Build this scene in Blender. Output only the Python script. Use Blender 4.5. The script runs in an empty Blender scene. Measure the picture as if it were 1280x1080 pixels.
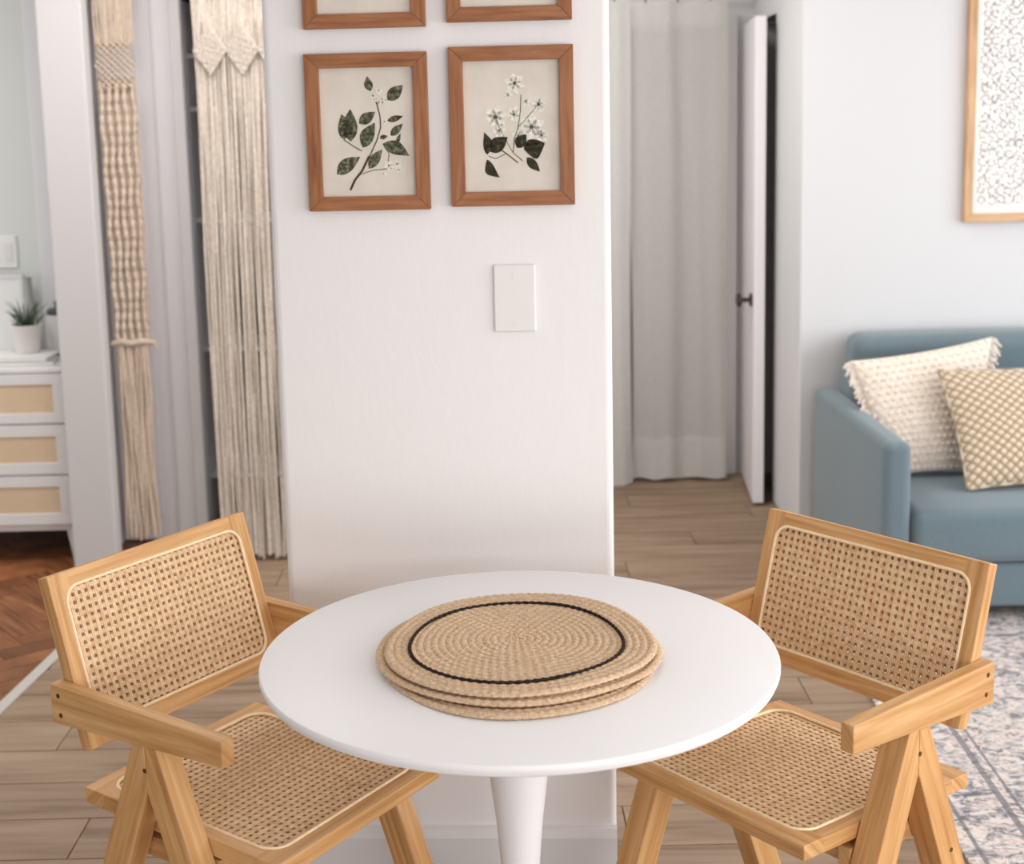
import bpy, bmesh, math, random
from mathutils import Vector, Matrix
random.seed(7)
S = bpy.context.scene
COL = S.collection
PI = math.pi

# ------------------------------------------------------------------ camera
cd = bpy.data.cameras.new('camera'); cam = bpy.data.objects.new('camera', cd); COL.objects.link(cam)
_r = Vector((0.9997393590443104, -0.003533138992282581, -0.022555063877821024))
_u = Vector((0.022830111205847735, 0.15471751669147812, 0.9876949306598424))
_f = Vector((0.0, 0.9879524315257711, -0.15475785292616526))
M = Matrix.Identity(4)
for i in range(3):
    M[i][0], M[i][1], M[i][2] = _r[i], _u[i], -_f[i]
M[0][3], M[1][3], M[2][3] = 0, 0, 1.547
cam.matrix_world = M
cd.sensor_fit = 'HORIZONTAL'; cd.sensor_width = 36
cd.lens = 1756.75 / 1280 * 36
cd.shift_x = (640 - 617.76) / 1280
cd.shift_y = -(540 - 432.59) / 1280
cd.clip_start = .05
cd.dof.use_dof = True; cd.dof.focus_distance = 2.3; cd.dof.aperture_fstop = 4.8
S.camera = cam

# ------------------------------------------------------------------ world, lights, exposure
S.view_settings.view_transform = 'Standard'; S.view_settings.look = 'None'
S.view_settings.gamma = 1.0; S.view_settings.use_curve_mapping = False
S.view_settings.exposure = -0.05
W = bpy.data.worlds.new('world'); S.world = W; W.use_nodes = True
W.node_tree.nodes['Background'].inputs[0].default_value = (.80, .90, 1.0, 1)
W.node_tree.nodes['Background'].inputs[1].default_value = 1.0
def area(name, loc, rot, sx, sy, power, col=(1, 1, 1)):
    l = bpy.data.lights.new(name, 'AREA'); l.shape = 'RECTANGLE'; l.size = sx; l.size_y = sy
    l.energy = power; l.color = col
    o = bpy.data.objects.new(name, l); o.location = loc; o.rotation_euler = rot; COL.objects.link(o)
    return o
# daylight through the big window in the right wall, the glazed doors behind, and the bedroom window
area('window_light', (3.5, 1.9, 1.35), (0, math.radians(90), 0), 1.9, 5.2, 112, (1, .985, .98))
area('rear_window_light', (1.9, -2.3, 1.0), (math.radians(90), 0, 0), 3.0, 1.9, 88, (1, .985, .975))
area('bedroom_window_light', (-4.1, 4.0, 1.4), (0, math.radians(-90), 0), 1.6, 1.9, 16, (.97, .985, 1))
area('hall_fill_light', (.12, 4.75, 2.5), (0, 0, 0), .8, .8, 24, (1, .95, .88))  # unseen fill light, added overhead to brighten the hall
area('entry_fill_light', (-1.02, 4.1, 2.5), (0, 0, 0), .8, .8, 19, (1, .97, .94))  # added fill for the closet door and macrame, no real fixture
area('bedroom_fill_light', (-2.7, 4.1, 2.5), (0, 0, 0), .9, .9, 17, (1, .98, .95))  # extra fill added above the bedroom, barely reaches the sofa side

# ------------------------------------------------------------------ helpers
def lin(c):
    return tuple((x / 255 / 12.92) if x / 255 <= .04045 else ((x / 255 + .055) / 1.055) ** 2.4 for x in c) + (1,)

class MB:
    def __init__(s): s.v = []; s.f = []; s.uv = []; s.m = []
    def add(s, vs, fs, grain=0, mat=0):
        o = len(s.v); s.v += [Vector(v) for v in vs]
        for f in fs:
            s.f.append([o + i for i in f]); s.m.append(mat)
            uv = []
            for i in f:
                c = s.v[o + i]
                if callable(grain): uv.append(grain(c))
                elif isinstance(grain, Vector):
                    al = c.dot(grain); w = c - grain * al; uv.append((al, w.x + w.y * .83 + w.z * .71))
                else:
                    a, b, d = grain, (grain + 1) % 3, (grain + 2) % 3
                    uv.append((c[a], c[b] + c[d] * .8))
            s.uv.append(uv)
        return s
    def box(s, x0, x1, y0, y1, z0, z1, grain=0, mat=0):
        vs = [(x, y, z) for z in (z0, z1) for y in (y0, y1) for x in (x0, x1)]
        s.add(vs, [(0, 2, 3, 1), (4, 5, 7, 6), (0, 1, 5, 4), (2, 6, 7, 3), (0, 4, 6, 2), (1, 3, 7, 5)], grain, mat); return s
    def prism(s, poly, d, grain=0, mat=0):
        """poly: list of 3-D points, extruded by vector d"""
        n = len(poly); d = Vector(d); P = [Vector(p) for p in poly]
        nrm = Vector((0, 0, 0))
        for i in range(n): nrm += P[i].cross(P[(i + 1) % n])
        if nrm.dot(d) > 0: P = P[::-1]
        vs = P + [p + d for p in P]
        fs = [tuple(range(n)), tuple(range(2 * n - 1, n - 1, -1))] + [(i, i + n, (i + 1) % n + n, (i + 1) % n) for i in range(n)]
        s.add(vs, fs, grain, mat); return s
    def tube(s, pts, r, n=6, closed=False, cap=True, mat=0):
        pts = [Vector(p) for p in pts]; k = len(pts)
        rr = r if isinstance(r, (list, tuple)) else [r] * k
        vs = []; up = None
        for i in range(k):
            a = pts[(i - 1) % k] if (closed or i > 0) else pts[i]
            b = pts[(i + 1) % k] if (closed or i < k - 1) else pts[i]
            t = (b - a).normalized()
            if up is None:
                up = Vector((0, 0, 1)) if abs(t.z) < .9 else Vector((1, 0, 0))
            x = up.cross(t)
            if x.length < 1e-5: x = Vector((1, 0, 0))
            x.normalize(); y = t.cross(x); up = y
            for j in range(n):
                an = 2 * PI * j / n
                vs.append(pts[i] + (x * math.cos(an) + y * math.sin(an)) * rr[i])
        fs = []
        for i in range(k if closed else k - 1):
            for j in range(n):
                a = i * n + j; b = i * n + (j + 1) % n; c = ((i + 1) % k) * n + (j + 1) % n; e = ((i + 1) % k) * n + j
                fs.append((a, b, c, e))
        if cap and not closed:
            fs.append(tuple(range(n - 1, -1, -1))); fs.append(tuple((k - 1) * n + j for j in range(n)))
        s.add(vs, fs, 2, mat); return s
    def lathe(s, prof, n=48, c=(0, 0, 0), mat=0):
        vs = []; k = len(prof)
        for r, z in prof:
            for j in range(n):
                a = 2 * PI * j / n; vs.append((c[0] + r * math.cos(a), c[1] + r * math.sin(a), c[2] + z))
        fs = []
        for i in range(k - 1):
            for j in range(n):
                fs.append((i * n + j, i * n + (j + 1) % n, (i + 1) * n + (j + 1) % n, (i + 1) * n + j))
        fs.append(tuple(range(n - 1, -1, -1))); fs.append(tuple((k - 1) * n + j for j in range(n)))
        s.add(vs, fs, 2, mat); return s
    def grid(s, fn, nu, nv, uvs=None, mat=0, wrap=False):
        o = len(s.v)
        for j in range(nv + 1):
            for i in range(nu + (0 if wrap else 1)):
                s.v.append(Vector(fn(i / nu, j / nv)))
        w = nu if wrap else nu + 1
        for j in range(nv):
            for i in range(nu):
                i2 = (i + 1) % w if wrap else i + 1
                s.f.append([o + j * w + i, o + j * w + i2, o + (j + 1) * w + i2, o + (j + 1) * w + i]); s.m.append(mat)
                s.uv.append([(i / nu, j / nv), ((i + 1) / nu, j / nv), ((i + 1) / nu, (j + 1) / nv), (i / nu, (j + 1) / nv)])
        return s
    def build(s, name, mats, parent=None, smooth=None, bevel=0, seg=2, mat4=None):
        me = bpy.data.meshes.new(name)
        me.from_pydata([tuple(v) for v in s.v], [], s.f)
        ul = me.uv_layers.new(name='UVMap')
        k = 0
        flat = []
        for uv in s.uv:
            for q in uv: flat += [q[0], q[1]]
        ul.data.foreach_set('uv', flat)
        if not isinstance(mats, (list, tuple)): mats = [mats]
        for m in mats: me.materials.append(m)
        me.polygons.foreach_set('material_index', s.m)
        if smooth is not None:
            me.polygons.foreach_set('use_smooth', [True] * len(me.polygons))
            me.set_sharp_from_angle(angle=math.radians(smooth))
        me.update()
        o = bpy.data.objects.new(name, me); COL.objects.link(o)
        if parent is not None: o.parent = parent
        if bevel:
            b = o.modifiers.new('bevel', 'BEVEL'); b.width = bevel; b.segments = seg; b.limit_method = 'ANGLE'; b.angle_limit = math.radians(40)
            b.harden_normals = False
        return o

def thing(name, label, cat, loc=(0, 0, 0), rz=0, group=None):
    o = bpy.data.objects.new(name, None); COL.objects.link(o); o.location = loc; o.rotation_euler = (0, 0, rz)
    o.empty_display_size = .05
    o['label'] = label; o['category'] = cat
    if group: o['group'] = group
    return o
def tag(o, label, cat, group=None):
    o['label'] = label; o['category'] = cat
    if group: o['group'] = group
    return o
def struct(o): o['kind'] = 'structure'; return o
def stuff(o): o['kind'] = 'stuff'; return o

def clip_poly(poly, p, n):
    """keep side where (q-p).n >= 0 ; 2-D"""
    out = []
    for i in range(len(poly)):
        a, b = poly[i], poly[(i + 1) % len(poly)]
        da = (a[0] - p[0]) * n[0] + (a[1] - p[1]) * n[1]; db = (b[0] - p[0]) * n[0] + (b[1] - p[1]) * n[1]
        if da >= 0: out.append(a)
        if (da >= 0) != (db >= 0):
            t = da / (da - db); out.append((a[0] + (b[0] - a[0]) * t, a[1] + (b[1] - a[1]) * t))
    return out
def rrect(x0, x1, y0, y1, r, k=6):
    P = []
    for cx, cy, a0 in ((x1 - r, y1 - r, 0), (x0 + r, y1 - r, 90), (x0 + r, y0 + r, 180), (x1 - r, y0 + r, 270)):
        for i in range(k + 1):
            a = math.radians(a0 + 90 * i / k); P.append((cx + r * math.cos(a), cy + r * math.sin(a)))
    return P   # CCW

# ------------------------------------------------------------------ materials
def mat(name, col, rough=.5, spec=.5, bump=None, sheen=0):
    m = bpy.data.materials.new(name); m.use_nodes = True; nt = m.node_tree
    b = nt.nodes['Principled BSDF']; b.inputs['Base Color'].default_value = lin(col)
    b.inputs['Roughness'].default_value = rough; b.inputs['Specular IOR Level'].default_value = spec
    if sheen: b.inputs['Sheen Weight'].default_value = sheen
    return m
def nd(nt, t, **kw):
    n = nt.nodes.new(t)
    for k, v in kw.items():
        if k in n.inputs.keys(): n.inputs[k].default_value = v
        else: setattr(n, k, v)
    return n
def noise(nt, vec, scale, detail=4, rough=.55, dist=0):
    n = nd(nt, 'ShaderNodeTexNoise'); n.inputs['Scale'].default_value = scale; n.inputs['Detail'].default_value = detail
    n.inputs['Roughness'].default_value = rough; n.inputs['Distortion'].default_value = dist
    nt.links.new(vec, n.inputs['Vector']); return n.outputs['Fac']
def mapping(nt, out, scale=(1, 1, 1), loc=(0, 0, 0), rot=(0, 0, 0)):
    n = nd(nt, 'ShaderNodeMapping'); n.inputs['Scale'].default_value = scale; n.inputs['Location'].default_value = loc; n.inputs['Rotation'].default_value = rot
    nt.links.new(out, n.inputs['Vector']); return n.outputs['Vector']
def ramp(nt, fac, stops, interp='LINEAR'):
    n = nd(nt, 'ShaderNodeValToRGB'); cr = n.color_ramp; cr.interpolation = interp
    while len(cr.elements) < len(stops): cr.elements.new(.5)
    for e, (p, c) in zip(cr.elements, stops):
        e.position = p; e.color = lin(c) if len(c) == 3 else c
    nt.links.new(fac, n.inputs['Fac']); return n.outputs['Color']
def mixc(nt, fac, a, b, mode='MIX'):
    n = nd(nt, 'ShaderNodeMix', data_type='RGBA', blend_type=mode)
    for sock, val in ((n.inputs[0], fac), (n.inputs[6], a), (n.inputs[7], b)):
        if hasattr(val, 'default_value') or hasattr(val, 'is_output'): nt.links.new(val, sock)
        else: sock.default_value = val
    return n.outputs[2]
def math_(nt, op, a, b=0.0):
    n = nd(nt, 'ShaderNodeMath', operation=op)
    for i, v in enumerate((a, b)):
        if hasattr(v, 'is_output'): nt.links.new(v, n.inputs[i])
        else: n.inputs[i].default_value = v
    return n.outputs[0]
def bump(nt, h, strength=.3, dist=.002):
    n = nd(nt, 'ShaderNodeBump'); n.inputs['Strength'].default_value = strength; n.inputs['Distance'].default_value = dist
    nt.links.new(h, n.inputs['Height']); nt.links.new(n.outputs['Normal'], nt.nodes['Principled BSDF'].inputs['Normal'])
def base(nt, c): nt.links.new(c, nt.nodes['Principled BSDF'].inputs['Base Color'])
def tc(nt, w='Object'): return nd(nt, 'ShaderNodeTexCoord').outputs[w]
def objrand(nt): return nd(nt, 'ShaderNodeObjectInfo').outputs['Random']

def wood_mat(name, dark, mid, light, along=3, across=60, rough=.45, vary=0.0, knots=False, bumpk=.15):
    m = mat(name, mid, rough, .35); nt = m.node_tree
    uv = tc(nt, 'UV')
    off = nd(nt, 'ShaderNodeVectorMath', operation='ADD'); nt.links.new(uv, off.inputs[0])
    cmb = nd(nt, 'ShaderNodeCombineXYZ'); r = objrand(nt)
    nt.links.new(math_(nt, 'MULTIPLY', r, 37.0), cmb.inputs[0]); nt.links.new(math_(nt, 'MULTIPLY', r, 11.0), cmb.inputs[1])
    nt.links.new(cmb.outputs[0], off.inputs[1]); v = off.outputs[0]
    g = noise(nt, mapping(nt, v, (along, across, 1)), 1, 5, .6, .4)
    c = ramp(nt, g, [(.28, dark), (.5, mid), (.72, light)])
    g2 = noise(nt, mapping(nt, v, (along * 2.5, across * 6, 1)), 1, 3, .6)
    c = mixc(nt, math_(nt, 'MULTIPLY', g2, .22), c, lin(dark), 'MIX')
    if vary:
        n = nd(nt, 'ShaderNodeHueSaturation'); nt.links.new(c, n.inputs['Color'])
        nt.links.new(math_(nt, 'ADD', math_(nt, 'MULTIPLY', r, vary), 1 - vary / 2), n.inputs['Value']); c = n.outputs[0]
    if knots:
        k = noise(nt, mapping(nt, v, (14, 45, 1)), 1, 2)
        c = mixc(nt, ramp(nt, k, [(.70, (0, 0, 0)), (.76, (150, 150, 150))]), c, lin(dark))
    base(nt, c); bump(nt, g2, bumpk, .001)
    return m

M_wall = mat('painted_plaster', (238, 235, 235), .55, .35); nt = M_wall.node_tree
n1 = noise(nt, mapping(nt, tc(nt), (38, 38, 15)), 1, 6, .6, .6); n2 = noise(nt, mapping(nt, tc(nt), (5, 5, 2.4)), 1, 3, .5, .5)
bump(nt, math_(nt, 'ADD', n1, math_(nt, 'MULTIPLY', n2, 1.2)), .32, .0022)
M_wall2 = mat('smooth_white_wall', (214, 214, 216), .7, .2); nt = M_wall2.node_tree
bump(nt, noise(nt, mapping(nt, tc(nt), (30, 30, 30)), 1, 4), .1, .002)
M_bedwall = mat('pale_grey_green_wall', (214, 216, 213), .7, .2); nt = M_bedwall.node_tree
bump(nt, noise(nt, mapping(nt, tc(nt), (30, 30, 30)), 1, 4), .1, .002)
M_ceil = mat('ceiling_white', (240, 240, 238), .8, .2); nt = M_ceil.node_tree
bump(nt, noise(nt, mapping(nt, tc(nt), (60, 60, 60)), 1, 3), .15, .002)
M_trim = mat('white_trim_paint', (225, 224, 226), .4, .4); nt = M_trim.node_tree
bump(nt, noise(nt, mapping(nt, tc(nt), (12, 12, 3)), 1, 3), .08, .002)
M_post = mat('white_casing_paint', (203, 200, 200), .5, .3); nt = M_post.node_tree
bump(nt, noise(nt, mapping(nt, tc(nt), (12, 12, 3)), 1, 3), .08, .002)
M_door = mat('white_door_paint', (236, 234, 238), .4, .4); nt = M_door.node_tree
bump(nt, noise(nt, mapping(nt, tc(nt), (20, 20, 5)), 1, 3), .08, .002)
M_closetshade = mat('closet_shade_wall', (72, 63, 55), .8, .1); nt = M_closetshade.node_tree  # shade inside the closet put into the wall colour
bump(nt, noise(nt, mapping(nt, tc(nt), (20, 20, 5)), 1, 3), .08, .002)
M_plank = wood_mat('weathered_oak_plank', (112, 91, 73), (144, 121, 100), (162, 140, 119), 2.0, 22, .55, .10)
M_gap = mat('plank_joint', (106, 88, 72), .8, .1)
M_parq = wood_mat('orange_oak_parquet', (86, 50, 28), (126, 78, 47), (160, 108, 70), 5, 40, .4, .5)
M_metal = mat('brushed_strip', (196, 192, 186), .4, .5); M_metal.node_tree.nodes['Principled BSDF'].inputs['Metallic'].default_value = .3
M_bam = wood_mat('bamboo_wood', (176, 122, 70), (209, 160, 104), (230, 190, 140), 3, 70, .45, .08, True, .08)
M_bamend = wood_mat('bamboo_end_grain', (150, 98, 50), (186, 130, 74), (206, 152, 96), 40, 160, .5, .1)
M_cane = mat('woven_cane', (214, 172, 122), .55, .3); nt = M_cane.node_tree
g = noise(nt, mapping(nt, tc(nt), (90, 90, 90)), 1, 3)
base(nt, ramp(nt, g, [(.3, (208, 168, 124)), (.5, (228, 192, 150)), (.75, (240, 212, 174))]))
M_pipe = mat('cane_spline', (246, 214, 168), .45, .3); nt = M_pipe.node_tree
base(nt, ramp(nt, noise(nt, mapping(nt, tc(nt), (60, 60, 60)), 1, 2), [(.3, (244, 214, 170)), (.7, (254, 232, 196))]))
M_screw = mat('bronze_screw', (112, 74, 44), .4, .5); M_screw.node_tree.nodes['Principled BSDF'].inputs['Metallic'].default_value = .5
M_table = mat('white_lacquer', (240, 238, 239), .42, .4); nt = M_table.node_tree
bump(nt, noise(nt, mapping(nt, tc(nt), (40, 40, 40)), 1, 2), .03, .001)
M_frame = wood_mat('cherry_frame_wood', (128, 80, 50), (158, 103, 68), (176, 122, 84), 8, 110, .4, .06)
M_oakf = wood_mat('pale_oak_frame', (176, 136, 98), (204, 164, 124), (220, 184, 146), 6, 90, .45)
M_hallroom = mat('room_shade_wall', (128, 118, 106), .8, .1); nt = M_hallroom.node_tree  # darkness of the rooms beyond the hall doorways, painted into their walls
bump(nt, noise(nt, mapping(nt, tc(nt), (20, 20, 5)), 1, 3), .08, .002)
M_paper = mat('aged_paper', (216, 206, 192), .8, .1); nt = M_paper.node_tree
base(nt, ramp(nt, noise(nt, mapping(nt, tc(nt), (14, 14, 14)), 1, 4), [(.3, (212, 204, 192)), (.7, (226, 218, 207))]))
M_paperw = mat('white_paper', (246, 240, 236), .8, .1)
M_leaf = mat('print_leaf_ink', (74, 76, 62), .8, .1); nt = M_leaf.node_tree
base(nt, ramp(nt, noise(nt, mapping(nt, tc(nt), (130, 130, 130)), 1, 3, .6), [(.35, (56, 56, 46)), (.5, (86, 86, 70)), (.66, (138, 136, 116))]))
M_leafd = mat('print_dark_leaf_ink', (58, 52, 42), .8, .1); nt = M_leafd.node_tree
base(nt, ramp(nt, noise(nt, mapping(nt, tc(nt), (130, 130, 130)), 1, 3, .6), [(.35, (42, 40, 34)), (.55, (62, 58, 46)), (.75, (104, 98, 80))]))
M_petal = mat('print_petal_ink', (236, 232, 220), .8, .1); nt = M_petal.node_tree
base(nt, ramp(nt, noise(nt, mapping(nt, tc(nt), (160, 160, 160)), 1, 3, .6), [(.3, (206, 200, 182)), (.6, (240, 237, 228))]))
M_stem = mat('print_stem_ink', (92, 82, 66), .8, .1)
M_greyink = mat('print_grey_ink', (92, 88, 88), .8, .1)
M_jute = mat('braided_jute', (190, 158, 122), .85, .1); nt = M_jute.node_tree
g = noise(nt, mapping(nt, tc(nt), (240, 240, 240)), 1, 4, .7); g2 = noise(nt, mapping(nt, tc(nt), (18, 18, 18)), 1, 3)
c = ramp(nt, g, [(.25, (156, 124, 94)), (.5, (218, 188, 156)), (.75, (240, 220, 194))])
c = mixc(nt, math_(nt, 'MULTIPLY', g2, .3), c, lin((200, 160, 126))); base(nt, c); bump(nt, g, .5, .001)
M_blackj = mat('black_jute', (44, 36, 32), .9, .1); nt = M_blackj.node_tree
base(nt, ramp(nt, noise(nt, mapping(nt, tc(nt), (200, 200, 200)), 1, 3), [(.3, (26, 22, 20)), (.7, (66, 54, 46))]))
M_macL = mat('macrame_cotton', (226, 208, 190), .9, .1); nt = M_macL.node_tree
g = noise(nt, mapping(nt, tc(nt), (160, 160, 60)), 1, 3); base(nt, ramp(nt, g, [(.3, (206, 186, 166)), (.7, (232, 216, 200))])); bump(nt, g, .4, .002)
M_macR = mat('macrame_cotton_greyer', (218, 206, 194), .9, .1); nt = M_macR.node_tree
g = noise(nt, mapping(nt, tc(nt), (160, 160, 60)), 1, 3); base(nt, ramp(nt, g, [(.3, (198, 184, 170)), (.7, (228, 218, 208))])); bump(nt, g, .4, .002)
M_sofa = mat('teal_grey_fabric', (104, 134, 141), .9, .15, sheen=.3); nt = M_sofa.node_tree
g = noise(nt, mapping(nt, tc(nt), (500, 500, 500)), 1, 2); g2 = noise(nt, mapping(nt, tc(nt), (6, 6, 6)), 1, 3)
c = ramp(nt, g, [(.3, (94, 110, 118)), (.7, (112, 128, 136))]); c = mixc(nt, math_(nt, 'MULTIPLY', g2, .2), c, lin((112, 130, 138)))
base(nt, c); bump(nt, g, .3, .001)
M_tuft = mat('cream_tufted_cotton', (240, 230, 218), .9, .1, sheen=.3); nt = M_tuft.node_tree
g = noise(nt, mapping(nt, tc(nt), (90, 90, 90)), 1, 4); base(nt, ramp(nt, g, [(.3, (214, 198, 182)), (.6, (240, 228, 216))])); bump(nt, g, .6, .004)
M_tan = mat('tan_woven_cotton', (206, 190, 168), .9, .1, sheen=.2); nt = M_tan.node_tree
sx = nd(nt, 'ShaderNodeSeparateXYZ'); nt.links.new(tc(nt, 'UV'), sx.inputs[0])
w1 = math_(nt, 'ABSOLUTE', math_(nt, 'SINE', math_(nt, 'MULTIPLY', math_(nt, 'ADD', sx.outputs[0], sx.outputs[1]), PI * 13)))
w2 = math_(nt, 'ABSOLUTE', math_(nt, 'SINE', math_(nt, 'MULTIPLY', math_(nt, 'SUBTRACT', sx.outputs[0], sx.outputs[1]), PI * 13)))
g = noise(nt, mapping(nt, tc(nt), (120, 120, 120)), 1, 3)
c = ramp(nt, math_(nt, 'ADD', math_(nt, 'MULTIPLY', w1, w2), math_(nt, 'MULTIPLY', math_(nt, 'SUBTRACT', g, .5), .6)), [(.12, (158, 136, 110)), (.45, (198, 180, 156)), (.8, (216, 202, 182))])
base(nt, c); bump(nt, g, .5, .003)
M_linen = mat('white_linen', (226, 225, 222), .9, .1); nt = M_linen.node_tree
b = nt.nodes['Principled BSDF']
g = noise(nt, mapping(nt, tc(nt), (300, 300, 90)), 1, 2); base(nt, ramp(nt, g, [(.3, (216, 214, 210)), (.7, (234, 233, 230))])); bump(nt, g, .2, .001)
tr = nd(nt, 'ShaderNodeBsdfTranslucent'); tr.inputs[0].default_value = lin((224, 222, 218))
tp = nd(nt, 'ShaderNodeBsdfTransparent'); mx = nd(nt, 'ShaderNodeMixShader'); mx.inputs[0].default_value = .35
mx2 = nd(nt, 'ShaderNodeMixShader'); mx2.inputs[0].default_value = .14
nt.links.new(b.outputs[0], mx.inputs[1]); nt.links.new(tr.outputs[0], mx.inputs[2])
nt.links.new(mx.outputs[0], mx2.inputs[1]); nt.links.new(tp.outputs[0], mx2.inputs[2])
nt.links.new(mx2.outputs[0], nt.nodes['Material Output'].inputs['Surface'])
M_knob = mat('aged_dark_metal', (70, 60, 54), .4, .5); M_knob.node_tree.nodes['Principled BSDF'].inputs['Metallic'].default_value = .6
M_dress = mat('dresser_white', (222, 220, 220), .45, .4)
M_ratt = mat('rattan_sheet', (206, 180, 148), .7, .2); nt = M_ratt.node_tree
wv = nd(nt, 'ShaderNodeTexBrick'); nt.links.new(mapping(nt, tc(nt, 'UV'), (60, 60, 1)), wv.inputs['Vector']); wv.inputs['Scale'].default_value = 1
wv.inputs['Color1'].default_value = lin((222, 202, 176)); wv.inputs['Color2'].default_value = lin((210, 188, 160)); wv.inputs['Mortar'].default_value = lin((190, 166, 136)); wv.inputs['Mortar Size'].default_value = .06
base(nt, mixc(nt, noise(nt, mapping(nt, tc(nt), (9, 9, 9)), 1, 3), wv.outputs['Color'], lin((222, 198, 168))))
M_brass = mat('pale_brass', (206, 190, 150), .35, .5); M_brass.node_tree.nodes['Principled BSDF'].inputs['Metallic'].default_value = .5
M_pot = mat('white_ceramic', (232, 226, 222), .35, .5)
M_soil = mat('dark_soil', (52, 48, 38), .95, .1)
M_grass = mat('dark_green_blade', (62, 78, 56), .6, .3); nt = M_grass.node_tree
base(nt, ramp(nt, objrand(nt), [(0, (52, 68, 48)), (1, (92, 106, 82))]))
M_grey = mat('grey_glaze', (160, 160, 156), .4, .4)
M_darkg = mat('dark_grey_glaze', (84, 86, 82), .4, .4)
M_book1 = mat('white_cover', (232, 230, 228), .5, .3); M_book2 = mat('grey_cover', (176, 174, 172), .5, .3)
M_plate = mat('painted_plate', (232, 230, 228), .35, .4)

# distressed rug
M_rug = mat('distressed_rug', (190, 186, 186), .95, .05); nt = M_rug.node_tree
ob = tc(nt)
a1 = noise(nt, mapping(nt, ob, (16, 22, 1)), 1, 5, .7, 1.2); a2 = noise(nt, mapping(nt, ob, (34, 46, 1), (3, 1, 0)), 1, 5, .75, .8)
a3 = noise(nt, mapping(nt, ob, (5, 7, 1), (8, 2, 0)), 1, 3, .5, .5)
c = ramp(nt, a1, [(.36, (104, 104, 114)), (.44, (170, 164, 164)), (.52, (216, 208, 202)), (.60, (206, 184, 178)), (.67, (140, 146, 158))])
c = mixc(nt, ramp(nt, a2, [(.38, (235, 235, 235)), (.48, (0, 0, 0))]), c, lin((98, 96, 102)))
c = mixc(nt, ramp(nt, a3, [(.5, (0, 0, 0)), (.7, (130, 130, 130))]), c, lin((222, 214, 206)))
vo = nd(nt, 'ShaderNodeTexVoronoi', feature='DISTANCE_TO_EDGE'); nt.links.new(mapping(nt, ob, (9, 9, 1)), vo.inputs['Vector']); vo.inputs['Scale'].default_value = 1
c = mixc(nt, ramp(nt, vo.outputs['Distance'], [(.02, (150, 150, 150)), (.07, (0, 0, 0))]), c, lin((126, 124, 132)))
sx = nd(nt, 'ShaderNodeSeparateXYZ'); nt.links.new(ob, sx.inputs[0])
for x0, w in ((.155, .008), (.185, .004), (.035, .005)):
    dx = math_(nt, 'ABSOLUTE', math_(nt, 'SUBTRACT', sx.outputs[0], x0))
    lm = math_(nt, 'MULTIPLY', math_(nt, 'LESS_THAN', dx, w), .75)
    c = mixc(nt, lm, c, lin((108, 106, 112)))
base(nt, c); bump(nt, a2, .5, .003)

# ------------------------------------------------------------------ room shell
H = 2.55
def sbox(name, m, *b, bev=0, grain=0):
    return struct(MB().box(*b, grain=grain).build(name, m, bevel=bev))
def seam(y): return -1.345 + .087 * (y - 4.04)      # slanted joint between the two floors
floor = sbox('floor', M_gap, -4.2, 3.6, -2.4, 7.2, -.06, -.008)
# plank floor of the main room: every plank a part of the floor
pw, row, y = .182, 0, 1.2
while y < 6.6:
    L = 1.22; x = -1.6 - (row * .47) % L
    while x < 3.6:
        x0 = max(x, seam(y + pw / 2)); x1 = min(x + L, 3.58)
        if x1 - x0 > .03:
            ln, wd = x1 - x0 - .0014, pw - .0016
            mb = MB()
            mb.add([(0, 0, -.008), (ln, 0, -.008), (ln, wd, -.008), (0, wd, -.008), (.001, .001, 0), (ln - .001, .001, 0), (ln - .001, wd - .001, 0), (.001, wd - .001, 0)],
                   [(4, 5, 6, 7), (0, 1, 5, 4), (1, 2, 6, 5), (2, 3, 7, 6), (3, 0, 4, 7)], 0)
            o = mb.build('plank', M_plank, floor); o.location = (x0, y, 0)
        x += L
    y += pw; row += 1
# the same planks nearer than the camera sees: one slab
o = MB().box(-1.55, 3.58, -2.35, 1.198, -.008, 0).build('plank_field', M_plank, floor); stuff(o)
# herringbone parquet of the bedroom
a, bl = .085, .34
for i in range(-14, 15):
    for j in range(-9, 10):
        for k in (0, 1):
            # classic herringbone lattice in rotated coordinates
            ox = i * a + j * bl; oy = i * a - j * bl
            if k == 0: P = [(0, 0), (bl, 0), (bl, a), (0, a)]
            else: P = [(bl, a - bl + 0), (bl + a, a - bl), (bl + a, a), (bl, a)]
            g = .0012
            xs = [p[0] for p in P]; ys = [p[1] for p in P]
            Q = [(min(xs) + g, min(ys) + g), (max(xs) - g, min(ys) + g), (max(xs) - g, max(ys) - g), (min(xs) + g, max(ys) - g)]
            R = math.radians(38)
            Q = [(-1.95 + (p[0] + ox) * math.cos(R) - (p[1] + oy) * math.sin(R), 4.2 + (p[0] + ox) * math.sin(R) + (p[1] + oy) * math.cos(R)) for p in Q]
            d0 = Vector((Q[1][0] - Q[0][0], Q[1][1] - Q[0][1], 0)); d1 = Vector((Q[3][0] - Q[0][0], Q[3][1] - Q[0][1], 0))
            gr = (d0 if d0.length > d1.length else d1).normalized()
            Q = clip_poly(Q, (seam(4.04) - .012, 4.04), (-1, .087)); 
            if len(Q) > 2: Q = clip_poly(Q, (-2.75, 0), (1, 0))
            if len(Q) > 2: Q = clip_poly(Q, (0, 3.3), (0, 1))
            if len(Q) > 2: Q = clip_poly(Q, (0, 5.44), (0, -1))
            if len(Q) < 3: continue
            ar = abs(sum(Q[t][0] * Q[(t + 1) % len(Q)][1] - Q[(t + 1) % len(Q)][0] * Q[t][1] for t in range(len(Q)))) / 2
            if ar < .0012: continue
            MB().prism([(q[0], q[1], -.008) for q in Q], (0, 0, .0075), gr).build('parquet_block', M_parq, floor)
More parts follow.
